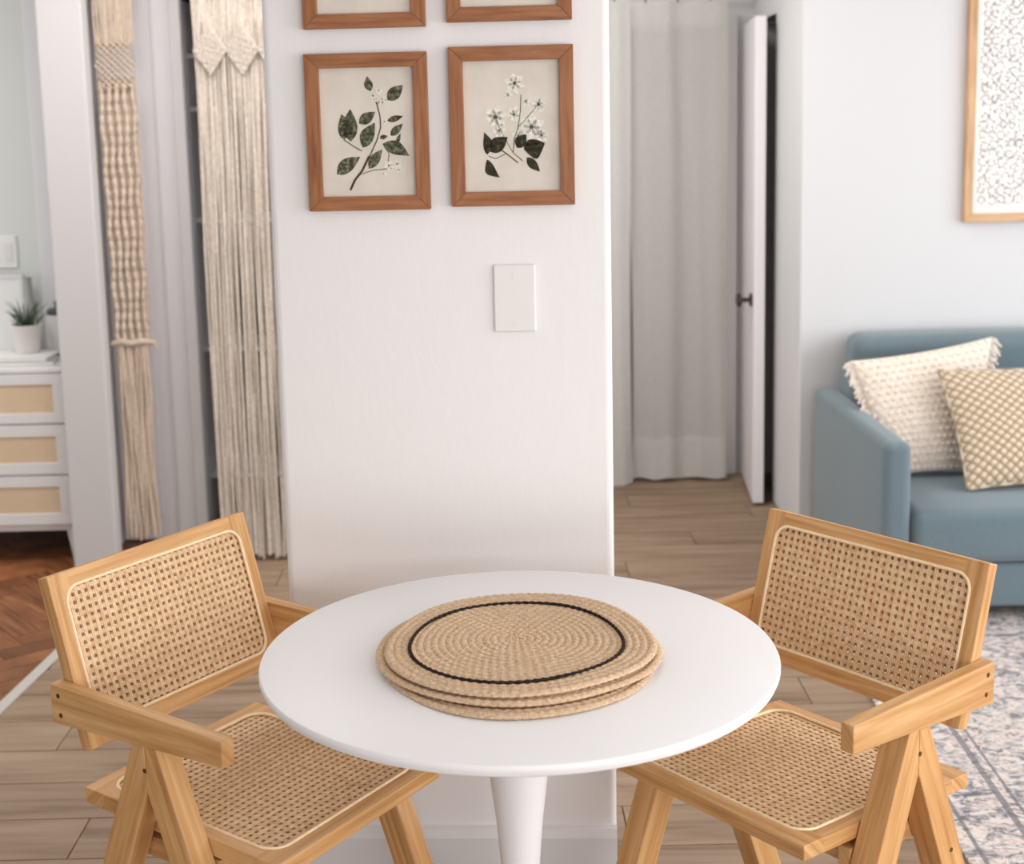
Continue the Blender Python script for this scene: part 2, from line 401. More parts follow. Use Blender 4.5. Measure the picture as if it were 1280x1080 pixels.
MB().prism([(seam(3) - .016, 3.0, -.002), (seam(3) + .02, 3.0, -.002), (seam(4.88) + .02, 4.88, -.002), (seam(4.88) - .016, 4.88, -.002)], (0, 0, .007)).build('transition_strip', M_metal, floor, bevel=.003)

# centre wall (the pillar), slightly turned
PY = -0.047
PO = Vector((0, 2.66, 0))
def pm(o): o.matrix_world = Matrix.Translation(PO) @ Matrix.Rotation(PY, 4, 'Z'); return o
pil = struct(pm(MB().box(-.4205, .2253, 0, .34, 0, H).build('wall_center', M_wall, bevel=.013, seg=4)))
bb = MB(); prof = [(0, 0), (-.016, 0), (-.016, .128), (-.010, .146), (0, .150)]
bb.prism([(-.4205, p[0], p[1]) for p in prof], (.6458, 0, 0))
struct(pm(bb.build('baseboard_center', M_trim)))
# right living-room wall, its return and hall
XR = 1.127
sbox('wall_back', M_wall2, XR, 3.6, 5.12, 5.60, 0, H, bev=.006)
sbox('wall_hall_right', M_wall2, XR, XR + .12, 5.60, 6.20, 1.955, H)        # header over the side doorway
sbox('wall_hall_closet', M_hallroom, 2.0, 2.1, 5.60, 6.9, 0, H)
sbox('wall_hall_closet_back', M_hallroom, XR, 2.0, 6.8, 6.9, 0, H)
sbox('wall_hall_end', M_wall2, 1.0, XR + .15, 6.08, 6.20, 0, H)
sbox('wall_hall_end_left', M_wall2, -.75, .60, 6.08, 6.20, 0, H)
sbox('wall_hall_header', M_wall2, .60, 1.0, 6.08, 6.20, 1.945, H)
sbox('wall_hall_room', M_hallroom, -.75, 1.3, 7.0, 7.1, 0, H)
sbox('trim_1', M_trim, 1.0, 1.06, 6.06, 6.08, 0, 1.99, bev=.004)
sbox('wall_hall_left', M_wall2, -.70, -.58, 5.02, 7.0, 0, H)
# closet beside the bedroom
sbox('wall_closet_back', M_closetshade, -1.40, -.75, 5.85, 5.95, 0, H)
sbox('wall_closet_header', M_wall2, -1.44, -.71, 5.235, 5.315, 2.06, H)
# wall end (post) between bedroom and main room
sbox('wall_left_end', M_post, -1.535, -1.378, 4.90, 4.975, 0, H, bev=.006)
sbox('wall_left_return', M_post, -1.52, -1.44, 4.976, 5.95, 0, H)
sbox('wall_bedroom_back', M_bedwall, -4.2, -1.535, 5.46, 5.56, 0, H)
sbox('trim_2', M_trim, -1.755, -1.70, 5.44, 5.46, 0, H, bev=.003)
sbox('wall_bedroom_front', M_bedwall, -4.2, -1.6, 1.2, 1.3, 0, H)
# window openings of the bedroom, the right wall and the wall behind the camera
def wall_with_window(name, m, axis, pos, t, a0, a1, w0, w1, z0, z1):
    mb = MB()
    for (p, q, zz0, zz1) in ((a0, w0, 0, H), (w1, a1, 0, H), (w0, w1, 0, z0), (w0, w1, z1, H)):
        if axis == 'x': mb.box(pos, pos + t, p, q, zz0, zz1)
        else: mb.box(p, q, pos, pos + t, zz0, zz1)
    return struct(mb.build(name, m))
wall_with_window('wall_bedroom_left', M_bedwall, 'x', -4.3, .1, 1.2, 5.56, 3.0, 5.0, .6, 2.2)
wall_with_window('wall_right', M_wall2, 'x', 3.6, .1, -2.4, 5.12, -.6, 4.7, .4, 2.3)
wall_with_window('wall_front', M_wall2, 'y', -2.5, .1, -1.7, 3.6, .35, 3.5, .06, 2.3)
def win(name, axis, pos, w0, w1, z0, z1, n):
    mb = MB()
    def b(p, q, za, zb):
        if axis == 'x': mb.box(pos, pos + .05, p, q, za, zb)
        else: mb.box(p, q, pos, pos + .05, za, zb)
    b(w0, w1, z0, z0 + .05); b(w0, w1, z1 - .05, z1)
    for i in range(n + 1):
        p = w0 + (w1 - w0 - .05) * i / n; b(p, p + .05, z0 + .05, z1 - .05)
    return struct(mb.build(name, M_trim))
win('window_1', 'x', 3.62, -.6, 4.7, .4, 2.3, 4); win('window_2', 'y', -2.48, .35, 3.5, .06, 2.3, 3); win('window_3', 'x', -4.28, 3.0, 5.0, .6, 2.2, 2)
sbox('wall_left', M_wall2, -1.7, -1.6, -2.4, 1.3, 0, H)
sbox('ceiling', M_ceil, -4.3, 3.7, -2.5, 7.2, H, H + .08)

# closet door (white, panelled) beside the dark closet slot
d2 = struct(MB().box(-1.437, -1.114, 5.235, 5.27, .004, 2.05).build('door_1', M_door, bevel=.003))
MB().box(-1.227, -1.216, 5.226, 5.2345, .03, 2.03).build('moulding', M_trim, d2, bevel=.004)
MB().box(-1.157, -1.114, 5.222, 5.2345, .004, 2.05).build('stile', M_trim, d2, bevel=.004)
MB().box(-1.37, -1.28, 5.228, 5.2345, .1, 1.95).build('panel', M_door, d2, bevel=.004)
sh = thing('closet_shelving', 'white shelf boards in the dark closet behind the right macrame panel', 'shelf', (-.95, 5.62, 0))
for z in (1.835, 1.635, 1.21, .704, .193):
    MB().box(-.195, .205, -.16, .16, z - .009, z + .009).build('shelf_board', M_trim, sh, bevel=.002)
MB().box(.19, .205, -.16, .16, 0, 2.04).build('side_board', M_trim, sh)
MB().box(-.21, -.195, -.16, .16, 0, 2.04).build('side_board', M_trim, sh)

# open hall door standing ajar in front of a dark doorway
dm = MB().prism([(1.033, 5.53, .012), (1.077, 5.53, .012), (1.122, 6.03, .012), (1.078, 6.035, .012)], (0, 0, 1.93), 2)
d1 = struct(dm.build('door_2', M_door, bevel=.002))
hm = MB(); hm.tube([(1.040, 5.60, .834), (1.030, 5.60, .834)], .026, 20); hm.tube([(1.032, 5.60, .834), (.995, 5.60, .834)], .009, 12)
hm.tube([(1.0, 5.60, .834), (.992, 5.60, .834), (.980, 5.60, .834), (.976, 5.60, .834)], [.012, .028, .027, .018], 20)
hm.build('door_knob', M_knob, d1, smooth=40)

# ------------------------------------------------------------------ table
tb = thing('tulip_table', 'round white pedestal dining table with glossy top between two cane chairs', 'table', (.0271, 2.0872, 0))
mb = MB(); mb.lathe([(.05, .716), (.36, .716), (.388, .719), (.397, .724), (.4, .731), (.4, .736), (.3985, .739), (.396, .740), (.2, .740), (.001, .740)], 128)
mb.build('tabletop', M_table, tb, smooth=30)
mb = MB(); prof = [(.210, 0), (.213, .006), (.205, .012), (.18, .020), (.14, .036), (.095, .07), (.058, .12), (.037, .19), (.030, .26), (.029, .32), (.0315, .39), (.037, .46), (.0455, .53), (.0535, .60), (.062, .66), (.072, .70), (.075, .716)]
mb.lathe(prof, 64, (-.004, 0, 0)); mb.build('pedestal', M_table, tb, smooth=40)

# ------------------------------------------------------------------ jute placemats
def wob(th, ph, amp):
    return 1 + amp * (.5 * math.sin(2 * th + ph) + .35 * math.sin(3 * th + 1.7 * ph) + .22 * math.sin(5 * th + ph * .6))
def make_mat(cx, cy, z, rx, ry, ph, amp, label, rot=0, ring=None, full=True):
    t = thing('jute_placemat', label, 'placemat', (cx, cy, z), rot, 'stacked placemats')
    NR, NT, w = 18, 440, 1.0
    mb = MB(); rs = 1.0 / NR
    sub = 5 if full else 5
    r_start = 0 if full else 12
    rings = []
    N = (NR - r_start) * sub
    def h(rn, th):
        k = rn * NR; fr = k - math.floor(k)
        prof = math.sqrt(max(0, math.sin(PI * fr)))
        br = math.sin(th * (int(k) * 5 + 8) + (3.0 if fr < .5 else -3.0) * (fr - .5) + int(k) * 1.3)
        return .0022 * prof + .0008 * br * prof
    vs = []
    for i in range(N + 1):
        rn = (r_start / NR) + (1 - r_start / NR) * i / N
        rn = min(rn, .9999)
        for j in range(NT):
            th = 2 * PI * j / NT; s = wob(th, ph, amp * rn) 
            zz = .0048 + h(rn, th) + .0015 * math.sin(3 * th + ph) * rn
            vs.append((rx * rn * s * math.cos(th), ry * rn * s * math.sin(th), zz))
    # rounded rim + underside
    for (f, zz) in ((1.008, .0042), (1.010, .0024), (1.002, .0008), (.97, .0)):
        for j in range(NT):
            th = 2 * PI * j / NT; s = wob(th, ph, amp) * (f + .004 * math.sin(th * 110))
            vs.append((rx * s * math.cos(th), ry * s * math.sin(th), zz + .0015 * (math.sin(3 * th + ph)) * (1 if zz > .001 else .5)))
    tot = N + 5; fs = []
    for i in range(tot - 1):
        for j in range(NT):
            fs.append((i * NT + j, (i + 1) * NT + j, (i + 1) * NT + (j + 1) % NT, i * NT + (j + 1) % NT))
    mb.add(vs, fs); mb.build('braided_mat', M_jute, t, smooth=80)
    if ring:
        pts = []; rr = []
        for j in range(260):
            th = 2 * PI * j / 260; s = wob(th, ph, amp * ring)
            pts.append((rx * ring * s * math.cos(th) - .006, ry * ring * s * math.sin(th) - .009, .0078 + .0015 * math.sin(3 * th + ph) * ring)); rr.append(.0027 + .0007 * math.sin(j * 2.1))
        m2 = MB(); m2.tube(pts, rr, 6, closed=True); m2.build('black_ring', M_blackj, t, smooth=60)
    return t
make_mat(.028, 2.050, .7405, .210, .222, .4, .045, 'bottom jute placemat of the stack, mostly hidden, lying on the white tabletop', .3, None, False)
make_mat(.024, 2.058, .7500, .206, .220, 2.2, .045, 'middle jute placemat of the stack, only its rim showing', .9, None, False)
make_mat(.029, 2.070, .7595, .209, .210, 5.2, .05, 'topmost jute placemat of the stack, with a thin black braided ring', 0, .79, True)

# ------------------------------------------------------------------ cane chairs
def ring_mesh(mb, x0, x1, y0, y1, w, r, d, T, rb=None):
    """flat ring in local (a,b) plane mapped through T(a,b,c); outer rect, inner rounded rect at margin w; thickness d"""
    k = 6; wi = w if isinstance(w, tuple) else (w, w, w, w)     # left,right,bottom,top
    I = rrect(x0 + wi[0], x1 - wi[1], y0 + wi[2], y1 - wi[3], r, k)
    O = []
    cs = [(x1, y1, 0), (x0, y1, 1), (x0, y0, 2), (x1, y0, 3)]
    for ci, (cx, cy, _) in enumerate(cs):
        for i in range(k + 1):
            p = I[ci * (k + 1) + i]
            if i == k // 2: O.append((cx, cy))
            elif (i < k // 2) == (ci in (0, 2)): O.append((cx, p[1]))
            else: O.append((p[0], cy))
    n = len(I)
    vs = [T(p[0], p[1], 0) for p in O] + [T(p[0], p[1], 0) for p in I] + [T(p[0], p[1], d) for p in O] + [T(p[0], p[1], d) for p in I]
    o = len(mb.v); mb.v += [Vector(v) for v in vs]
    src = O + I + O + I
    for i in range(n):
        j = (i + 1) % n
        mx_ = (I[i][0] + I[j][0]) / 2; my_ = (I[i][1] + I[j][1]) / 2
        side = mx_ < x0 + wi[0] + r * .5 or mx_ > x1 - wi[1] - r * .5
        for f in ((i, j, n + j, n + i), (2 * n + j, 2 * n + i, 3 * n + i, 3 * n + j), (j, i, 2 * n + i, 2 * n + j), (n + i, n + j, 3 * n + j, 3 * n + i)):
            if len({(round(mb.v[o + q].x, 6), round(mb.v[o + q].y, 6), round(mb.v[o + q].z, 6)) for q in f}) < 3: continue
            mb.f.append([o + q for q in f]); mb.m.append(0)
            mb.uv.append([((src[q][1], src[q][0] + (d if q >= 2 * n else 0)) if side else (src[q][0], src[q][1] + (d if q >= 2 * n else 0))) for q in f])
    return I
def cane(mb, x0, x1, y0, y1, r, p, T, c0=0, t=.0007, ph=(0, 0), wk=.20):
    """woven cane: pairs of ribbons both ways plus diagonals, each a thin box clipped to the rounded opening"""
    B = rrect(x0, x1, y0, y1, r, 4)
    cx, cy = (x0 + x1) / 2, (y0 + y1) / 2
    def ribbon(px, py, dx, dy, w, c):
        L = 1.0; nx, ny = -dy, dx
        Q = [(px - dx * L - nx * w / 2, py - dy * L - ny * w / 2), (px + dx * L - nx * w / 2, py + dy * L - ny * w / 2),
             (px + dx * L + nx * w / 2, py + dy * L + ny * w / 2), (px - dx * L + nx * w / 2, py - dy * L + ny * w / 2)]
        for i in range(len(B)):
            a_, b_ = B[i], B[(i + 1) % len(B)]
            e = (-(b_[1] - a_[1]), b_[0] - a_[0])
            if abs(e[0]) + abs(e[1]) < 1e-9: continue
            Q = clip_poly(Q, a_, e)
            if len(Q) < 3: return
        P = [Vector(T(q[0], q[1], c)) for q in Q]; dv = Vector(T(0, 0, c + t)) - Vector(T(0, 0, c))
        mb.prism(P, dv)
    n = int((x1 - x0) / p / 2) + 2; m = int((y1 - y0) / p / 2) + 2
    pw_ = p * wk; gp = p * wk * .56
    for i in range(-n, n + 1):
        for s in (-1, 1): ribbon(cx + i * p + s * gp + ph[0], cy, 0, 1, pw_, c0)
    for j in range(-m, m + 1):
        for s in (-1, 1): ribbon(cx, cy + j * p + s * gp + ph[1], 1, 0, pw_, c0 + t)
    q = math.sqrt(.5); K = n + m + 2
    for k in range(-K, K + 1):
        sft = (k + .5) * p
        ribbon(cx + ph[0] + sft / 2, cy + ph[1] + sft / 2, q, -q, p * (wk + .03), c0 + 2 * t)
        ribbon(cx + ph[0] + sft / 2, cy + ph[1] - sft / 2, q, q, p * (wk + .03), c0 + 3 * t)

def make_chair(D, loc, rz, label):
    t = thing('cane_armchair', label, 'chair', (loc[0], loc[1], 0), rz, 'pair of cane chairs at the table')
    bw, bt, at = D['bw'], D['bt'], D['at']
    # ---- backrest
    ti = D['btilt']; Hb = (D['bzt'] - D['bzb']) / math.cos(ti)
    def TB(a, b, c):   # a lateral, b up along the rest, c behind the front face
        return (D['bxb'] - b * math.sin(ti) - c * math.cos(ti), a, D['bzb'] + b * math.cos(ti) - c * math.sin(ti))
    mb = MB(); ring_mesh(mb, -bw, bw, 0, Hb, (.027, .027, .031, .026), .028, bt, lambda a, b, c: TB(a, b, c))
    mb.build('back_frame', M_bam, t, bevel=.0018)
    mar = (.026, .026, .030, .025)
    x0, x1, y0, y1 = -bw + mar[0], bw - mar[1], mar[2], Hb - mar[3]
    mb = MB(); cane(mb, x0, x1, y0, y1, .028, .0138, TB, .0035, wk=.222); mb.build('back_cane', M_cane, t)
    mb = MB(); cane(mb, x0, x1, y0, y1, .028, .0138, TB, bt - .0125, ph=(.0069, .0069)); o = mb.build('back_cane', M_cane, t)
    mb = MB(); mb.tube([TB(p[0], p[1], .0005) for p in rrect(x0 + .001, x1 - .001, y0 + .001, y1 - .001, .028, 8)], .0030, 8, closed=True); mb.build('spline', M_pipe, t, smooth=60)
    # ---- seat
    zr, zf, sx0, sx1, hw, th = D['szr'], D['szf'], D['srx'], D['sfx'], D['shw'], D['sth']
    sl = (zf - zr) / (sx1 - sx0)
    def TS(a, b, c): return (a, b, zr + (a - sx0) * sl - c)
    mb = MB(); ring_mesh(mb, sx0, sx1, -hw, hw, (.030, .030, .027, .027), .035, th, TS)
    mb.build('seat_frame', M_bam, t, bevel=.0018)
    q = .029
    mb = MB(); cane(mb, sx0 + q, sx1 - q, -hw + q - .003, hw - q + .003, .035, .0138, TS, .003, wk=.245); mb.build('seat_cane', M_cane, t)
    mb = MB(); cane(mb, sx0 + q, sx1 - q, -hw + q - .003, hw - q + .003, .035, .0138, TS, .0062, ph=(.0069, .0069), wk=.26); mb.build('seat_cane', M_cane, t)
    mb = MB(); mb.tube([TS(p[0], p[1], .0003) for p in rrect(sx0 + q + .001, sx1 - q - .001, -hw + q - .002, hw - q + .002, .035, 8)], .0030, 8, closed=True); mb.build('spline', M_pipe, t, smooth=60)
    # ---- arms, legs
    for s in (-1, 1):
        yi = s * (bw + .0004); d = s * at
        mb = MB(); mb.prism([(D['arx'], yi, D['azbr']), (D['afx'], yi, D['azbf']), (D['afx'], yi, D['azf']), (D['arx'], yi, D['azr'])], (0, d, 0), 0)
        arm = mb.build('armrest', M_bam, t, bevel=.0018)
        for dz in (.018, .051):
            m2 = MB(); c = (D['arx'] + .017 + dz * .12, yi + d, D['azr'] - dz); m2.tube([(c[0], c[1] - d * .1, c[2]), (c[0], c[1] + s * .0006, c[2])], .0042, 12)
            m2.tube([(c[0], c[1] + s * .0006, c[2]), (c[0], c[1] + s * .0012, c[2])], .002, 6)
            m2.build('screw', M_screw, arm, smooth=40)
        c0 = -.020; zt = .612; zm = .520; k = .395
        yl0 = s * (hw + .0015); dl = s * (bw + at - .003 - hw - .0015)
        zt_ = D['azbr'] + (D['azbf'] - D['azbr']) * (c0 - D['arx']) / (D['afx'] - D['arx']) - .0004
        ee = .027
        for sg in (1, -1):
            P = [(c0 + sg * .0003, zm), (c0 + sg * .0003, zt_), (c0 + sg * ee, zt_), (c0 + sg * (ee + k * (zt_ - .0)), 0), (c0 + sg * k * zm, 0)]
            mb = MB(); gv = Vector((sg * k, 0, -1)).normalized()
            mb.prism([(p[0], yl0, p[1]) for p in P], (0, dl, 0), gv)
            leg = mb.build('leg', M_bam, t, bevel=.0018)
            for zz in ((.555, .36) if sg == -1 else (.34,)):
                xx = c0 + sg * (.5 * ee + k * (zt_ - zz) - .012) if zz < .5 else c0 - .002
                m2 = MB(); m2.tube([(xx, yl0 + dl * .98, zz), (xx, yl0 + dl + s * .0006, zz)], .004, 12); m2.build('screw', M_screw, leg, smooth=40)
        # side rail under the seat, joining the two legs
        zs = min(zr, zf) - th
        MB().box(c0 - .105, c0 + .105, s * (hw - .024), s * (hw - .0005), zs - .036, zs - .001).build('side_rail', M_bam, t, bevel=.0015)
    for xx in (c0 - .085, c0 + .085):
        MB().box(xx - .011, xx + .011, -(hw - .025), hw - .025, min(zr, zf) - th - .034, min(zr, zf) - th - .001, grain=1).build('cross_rail', M_bam, t, bevel=.0015)
    return t
DL = {'bw': 0.2303, 'bt': 0.0251, 'bzt': 0.8268, 'bzb': 0.5441, 'bxb': -0.1728, 'btilt': 0.2908, 'azr': 0.6562, 'azbr': 0.5877, 'azbf': 0.6047, 'arx': -0.2363, 'afx': 0.1562, 'at': 0.0246, 'szf': 0.4402, 'szr': 0.4571, 'srx': -0.2278, 'sfx': 0.2126, 'shw': 0.2074, 'sth': 0.0276, 'azf': 0.6469}
DR = {'bw': 0.2348, 'bt': 0.0254, 'bzt': 0.8154, 'bzb': 0.5473, 'bxb': -0.1586, 'btilt': 0.2714, 'azr': 0.6565, 'azbr': 0.5842, 'azbf': 0.6075, 'arx': -0.2198, 'afx': 0.1516, 'at': 0.024, 'szf': 0.4568, 'szr': 0.4381, 'srx': -0.2335, 'sfx': 0.198, 'shw': 0.2068, 'sth': 0.0257, 'azf': 0.6526}
make_chair(DL, (-.4061, 2.2826), -.5989, 'light bamboo armchair with woven cane seat and back, left of the round white table')
make_chair(DR, (.4804, 2.2723), 3.8083, 'light bamboo armchair with woven cane seat and back, right of the round white table')

# ------------------------------------------------------------------ pictures on the pillar
def leaf2(P, x, y, ang, L, w, bend=0, n=9):
    """outline of a leaf starting at x,y"""
    up, dn = [], []
    for i in range(n + 1):
        t = i / n; hw_ = w * .5 * math.sin(PI * t ** .8) ; a = ang + bend * (t - .5)
        cxx = x + L * t * math.cos(ang) - bend * L * t * (1 - t) * math.sin(ang) * .8
        cyy = y + L * t * math.sin(ang) + bend * L * t * (1 - t) * math.cos(ang) * .8
        up.append((cxx - math.sin(a) * hw_, cyy + math.cos(a) * hw_)); dn.append((cxx + math.sin(a) * hw_, cyy - math.cos(a) * hw_))
    for i in range(n): P.append([dn[i], dn[i + 1], up[i + 1], up[i]])
def strip2(P, pts, w):
    for i in range(len(pts) - 1):
        a_, b_ = Vector(pts[i]), Vector(pts[i + 1]); d = (b_ - a_).normalized(); nn = Vector((-d.y, d.x)) * w / 2
        P.append([tuple(a_ - nn), tuple(b_ - nn), tuple(b_ + nn), tuple(a_ + nn)])
def flower2(P, C, x, y, r, n=6, a0=0.):
    for i in range(n): leaf2(P, x, y, a0 + 2 * PI * i / n, r * 1.05, r * .72, 0, 5)
    for i in range(6):
        a_ = 2 * PI * i / 6; C.append([(x, y), (x + r * .18 * math.cos(a_), y + r * .18 * math.sin(a_)), (x + r * .18 * math.cos(a_ + 1.05), y + r * .18 * math.sin(a_ + 1.05))])
def ink(layers, t):
    """flat print on the sheet: one mesh, one material per ink"""
    mb = MB(); ms = []
    for k, (polys, y, m) in enumerate(layers):
        ms.append(m)
        for P in polys: mb.add([(p[0], y, p[1]) for p in P], [tuple(range(len(P)))], 0, k)
    return stuff(mb.build('printed_drawing', ms, t))
def picture(u0, u1, z0, z1, fw, label, draw, group='botanical prints on the white pillar', fm=None, pap=None, depth=.018, base_m=None, nm='framed_botanical_print'):
    w, h = u1 - u0, z1 - z0
    t = thing(nm, label, 'picture', (0, 0, 0), 0, group)
    t.matrix_world = (base_m or (Matrix.Translation(PO) @ Matrix.Rotation(PY, 4, 'Z'))) @ Matrix.Translation((u0, -.0012, z0))
    d = depth; fm = fm or M_frame; pap = pap or M_paper
    for nm_, P, ax in (('frame_side', [(0, 0), (fw, fw), (fw, h - fw), (0, h)], 2), ('frame_side', [(w, 0), (w, h), (w - fw, h - fw), (w - fw, fw)], 2),
                       ('frame_rail', [(0, 0), (w, 0), (w - fw, fw), (fw, fw)], 0), ('frame_rail', [(0, h), (fw, h - fw), (w - fw, h - fw), (w, h)], 0)):
        MB().prism([(p[0], 0, p[1]) for p in P], (0, -d, 0), ax).build(nm_, fm, t, bevel=.0012)
    MB().box(fw - .003, w - fw + .003, -.007, -.002, fw - .003, h - fw + .003).build('print_sheet', pap, t)
    draw(t, fw, fw, w - 2 * fw, h - 2 * fw)
    return t
YI = -.0073
def draw_branch(t, x, z, w, h):
    # coordinates read in the sheet's own fractions (0..1, from lower left)
    L, Sx, Pt, Ce = [], [], [], []
    def c(px, py): return ((px - 60) / 675 * w + x, (985 - py) / 905 * h + z)
    def lf(x0, y0, x1, y1, wd, bend=0):
        a_, b_ = Vector(c(x0, y0)), Vector(c(x1, y1)); d = b_ - a_
        leaf2(L, a_.x, a_.y, math.atan2(d.y, d.x), d.length, 1.3 * wd * w / 675, bend)
    lf(425, 245, 405, 140, 48, .2); lf(545, 310, 660, 208, 70, 0); lf(225, 580, 210, 400, 85, -.5); lf(270, 595, 275, 365, 85, .1)
    lf(335, 470, 455, 390, 62, 0); lf(355, 640, 450, 465, 78, .2); lf(540, 455, 655, 425, 34, 0); lf(560, 560, 650, 478, 44, 0)
    lf(500, 615, 690, 705, 75, .3); lf(160, 825, 335, 705, 78, .2); lf(395, 790, 495, 655, 58, .1); lf(480, 575, 540, 562, 26, 0); lf(600, 620, 632, 545, 22, 0)
    strip2(Sx, [c(262, 925), c(300, 860), c(350, 800), c(410, 690), c(460, 590), c(490, 500), c(488, 420), c(470, 340), c(440, 270)], .0022)
    strip2(Sx, [c(255, 940), c(290, 868), c(345, 805), c(400, 700)], .0042)
    strip2(Sx, [c(330, 830), c(430, 800), c(560, 792)], .0014); strip2(Sx, [c(220, 580), c(290, 630), c(350, 665)], .0018); strip2(Sx, [c(530, 780), c(545, 690), c(520, 640)], .0012)
    strip2(Sx, [c(470, 340), c(500, 300), c(540, 310)], .0012)
    for (a_, b_, r) in ((485, 245, 28), (510, 325, 30), (450, 300, 24), (540, 770, 40), (600, 760, 34), (500, 830, 26), (610, 800, 26), (520, 460, 22)):
        p = c(a_, b_); flower2(Pt, Ce, p[0], p[1], r * w / 675, 5, a_)
    ink([(L, YI - .0001, M_leaf), (Sx, YI - .0002, M_stem), (Pt, YI - .0003, M_petal), (Ce, YI - .0004, M_greyink)], t)
def draw_flowers(t, x, z, w, h):
    L, Sx, Pt, Ce = [], [], [], []
    def c(px, py): return ((px - 75) / 700 * w + x, (1015 - py) / 925 * h + z)
    def lf(x0, y0, x1, y1, wd, bend=0):
        a_, b_ = Vector(c(x0, y0)), Vector(c(x1, y1)); d = b_ - a_
        leaf2(L, a_.x, a_.y, math.atan2(d.y, d.x), d.length, 1.25 * wd * w / 700, bend)
    lf(240, 750, 220, 590, 58, -.5); lf(262, 730, 392, 628, 88, .2); lf(458, 705, 528, 610, 70, .2); lf(500, 690, 668, 672, 20, 0); lf(510, 720, 665, 680, 120, -.5)
    lf(530, 775, 625, 878, 52, -.1); lf(235, 785, 330, 915, 62, -.8)
    strip2(Sx, [c(345, 720), c(400, 760), c(465, 812)], .0022); strip2(Sx, [c(500, 800), c(430, 740), c(440, 640), c(470, 560), c(490, 440), c(495, 330)], .0014)
    strip2(Sx, [c(250, 760), c(300, 780), c(380, 745)], .0014); strip2(Sx, [c(430, 740), c(350, 600), c(310, 500)], .001); strip2(Sx, [c(470, 560), c(560, 470), c(625, 400)], .001)
    for (a_, b_, r) in ((450, 250, 78), (305, 485, 92), (568, 560, 98), (625, 402, 62), (440, 470, 60), (400, 330, 34), (470, 620, 50), (530, 380, 34), (640, 620, 56), (330, 580, 50)):
        p = c(a_, b_); flower2(Pt, Ce, p[0], p[1], r * w / 700, 6, a_)
    for (a_, b_, r) in ((450, 250, 26), (305, 488, 24), (568, 560, 34), (622, 402, 26)):
        p = c(a_, b_); leaf2(L, p[0] - r * w / 1400, p[1], .1, r * w / 700, r * w / 900)
    ink([(Pt, YI - .0001, M_petal), (L, YI - .0003, M_leafd), (Sx, YI - .0002, M_stem), (Ce, YI - .0004, M_greyink)], t)
def draw_sprig(t, x, z, w, h):
    L, Sx = [], []
    cx_ = x + w * .45
    strip2(Sx, [(cx_ - w * .12, z + h * .22), (cx_, z + h * .4), (cx_ + w * .05, z + h * .85)], .0014)
    for i in range(8):
        t_ = .34 + i * .06; leaf2(L, cx_ + .01 * t_, z + h * t_, (.6 if i % 2 else PI - .6), w * .3, w * .09, .2)
    ink([(L, YI - .0001, M_leaf), (Sx, YI - .0002, M_stem)], t)
g = .125
picture(-.4663 + g, -.2375 + g, 1.395, 1.686, .0265, 'lower left framed print of a leafy branch, reddish wood frame on the pillar', draw_branch)
picture(-.1975 + g, .0333 + g, 1.3985, 1.6925, .0265, 'lower right framed print of white flowers with dark leaves, on the pillar', draw_flowers)
picture(-.4645 + g, -.2373 + g, 1.731, 2.022, .0265, 'upper left framed print on the pillar, cut by the top of the picture', draw_sprig)
picture(-.1985 + g, .0322 + g, 1.737, 2.029, .0265, 'upper right framed print on the pillar, cut by the top of the picture', draw_sprig)
# blank plate
t = thing('blank_wall_plate', 'white painted-over blank switch plate on the pillar below the prints', 'wall plate'); t.matrix_world = Matrix.Translation(PO) @ Matrix.Rotation(PY, 4, 'Z') @ Matrix.Translation((.0415, -.0004, 1.2225))
MB().box(-.040, .040, -.0065, 0, -.0645, .0645).build('plate', M_plate, t, bevel=.0035, seg=3)
for z in (.046, -.046):
    m2 = MB(); m2.tube([(0, -.0065, z), (0, -.0076, z)], .0035, 12); m2.build('screw', M_plate, t)

# big picture over the sofa
def draw_marks(t, x, z, w, h):
    P = []
    ax, az, aw, ah = x + .038, z + .05, w - .076, h - .14
    random.seed(3)
    nx, nz = int(aw / .033), int(ah / .033)
    for i in range(nx + 1):
        for j in range(nz + 1):
            px = ax + i * .033 + random.uniform(-.005, .005); pz = az + j * .033 + random.uniform(-.005, .005)
            r = random.uniform(.010, .014); n = 7; a0 = random.random() * 6
            for k in range(n):
                if random.random() < .15: continue
                a1 = a0 + 2 * PI * k / n
                leaf2(P, px + r * math.cos(a1), pz + r * math.sin(a1), a1 + random.uniform(.8, 2.2), random.uniform(.008, .013), .0062, 0, 3)
    ink([(P, YI - .0001, M_greyink)], t)
picture(0, .66, 0, .90, .030, 'large print of small grey ring marks in a pale oak frame above the sofa', draw_marks, None, M_oakf, M_paperw, .028, Matrix.Translation((1.712, 5.119, 1.163)), 'framed_abstract_print')

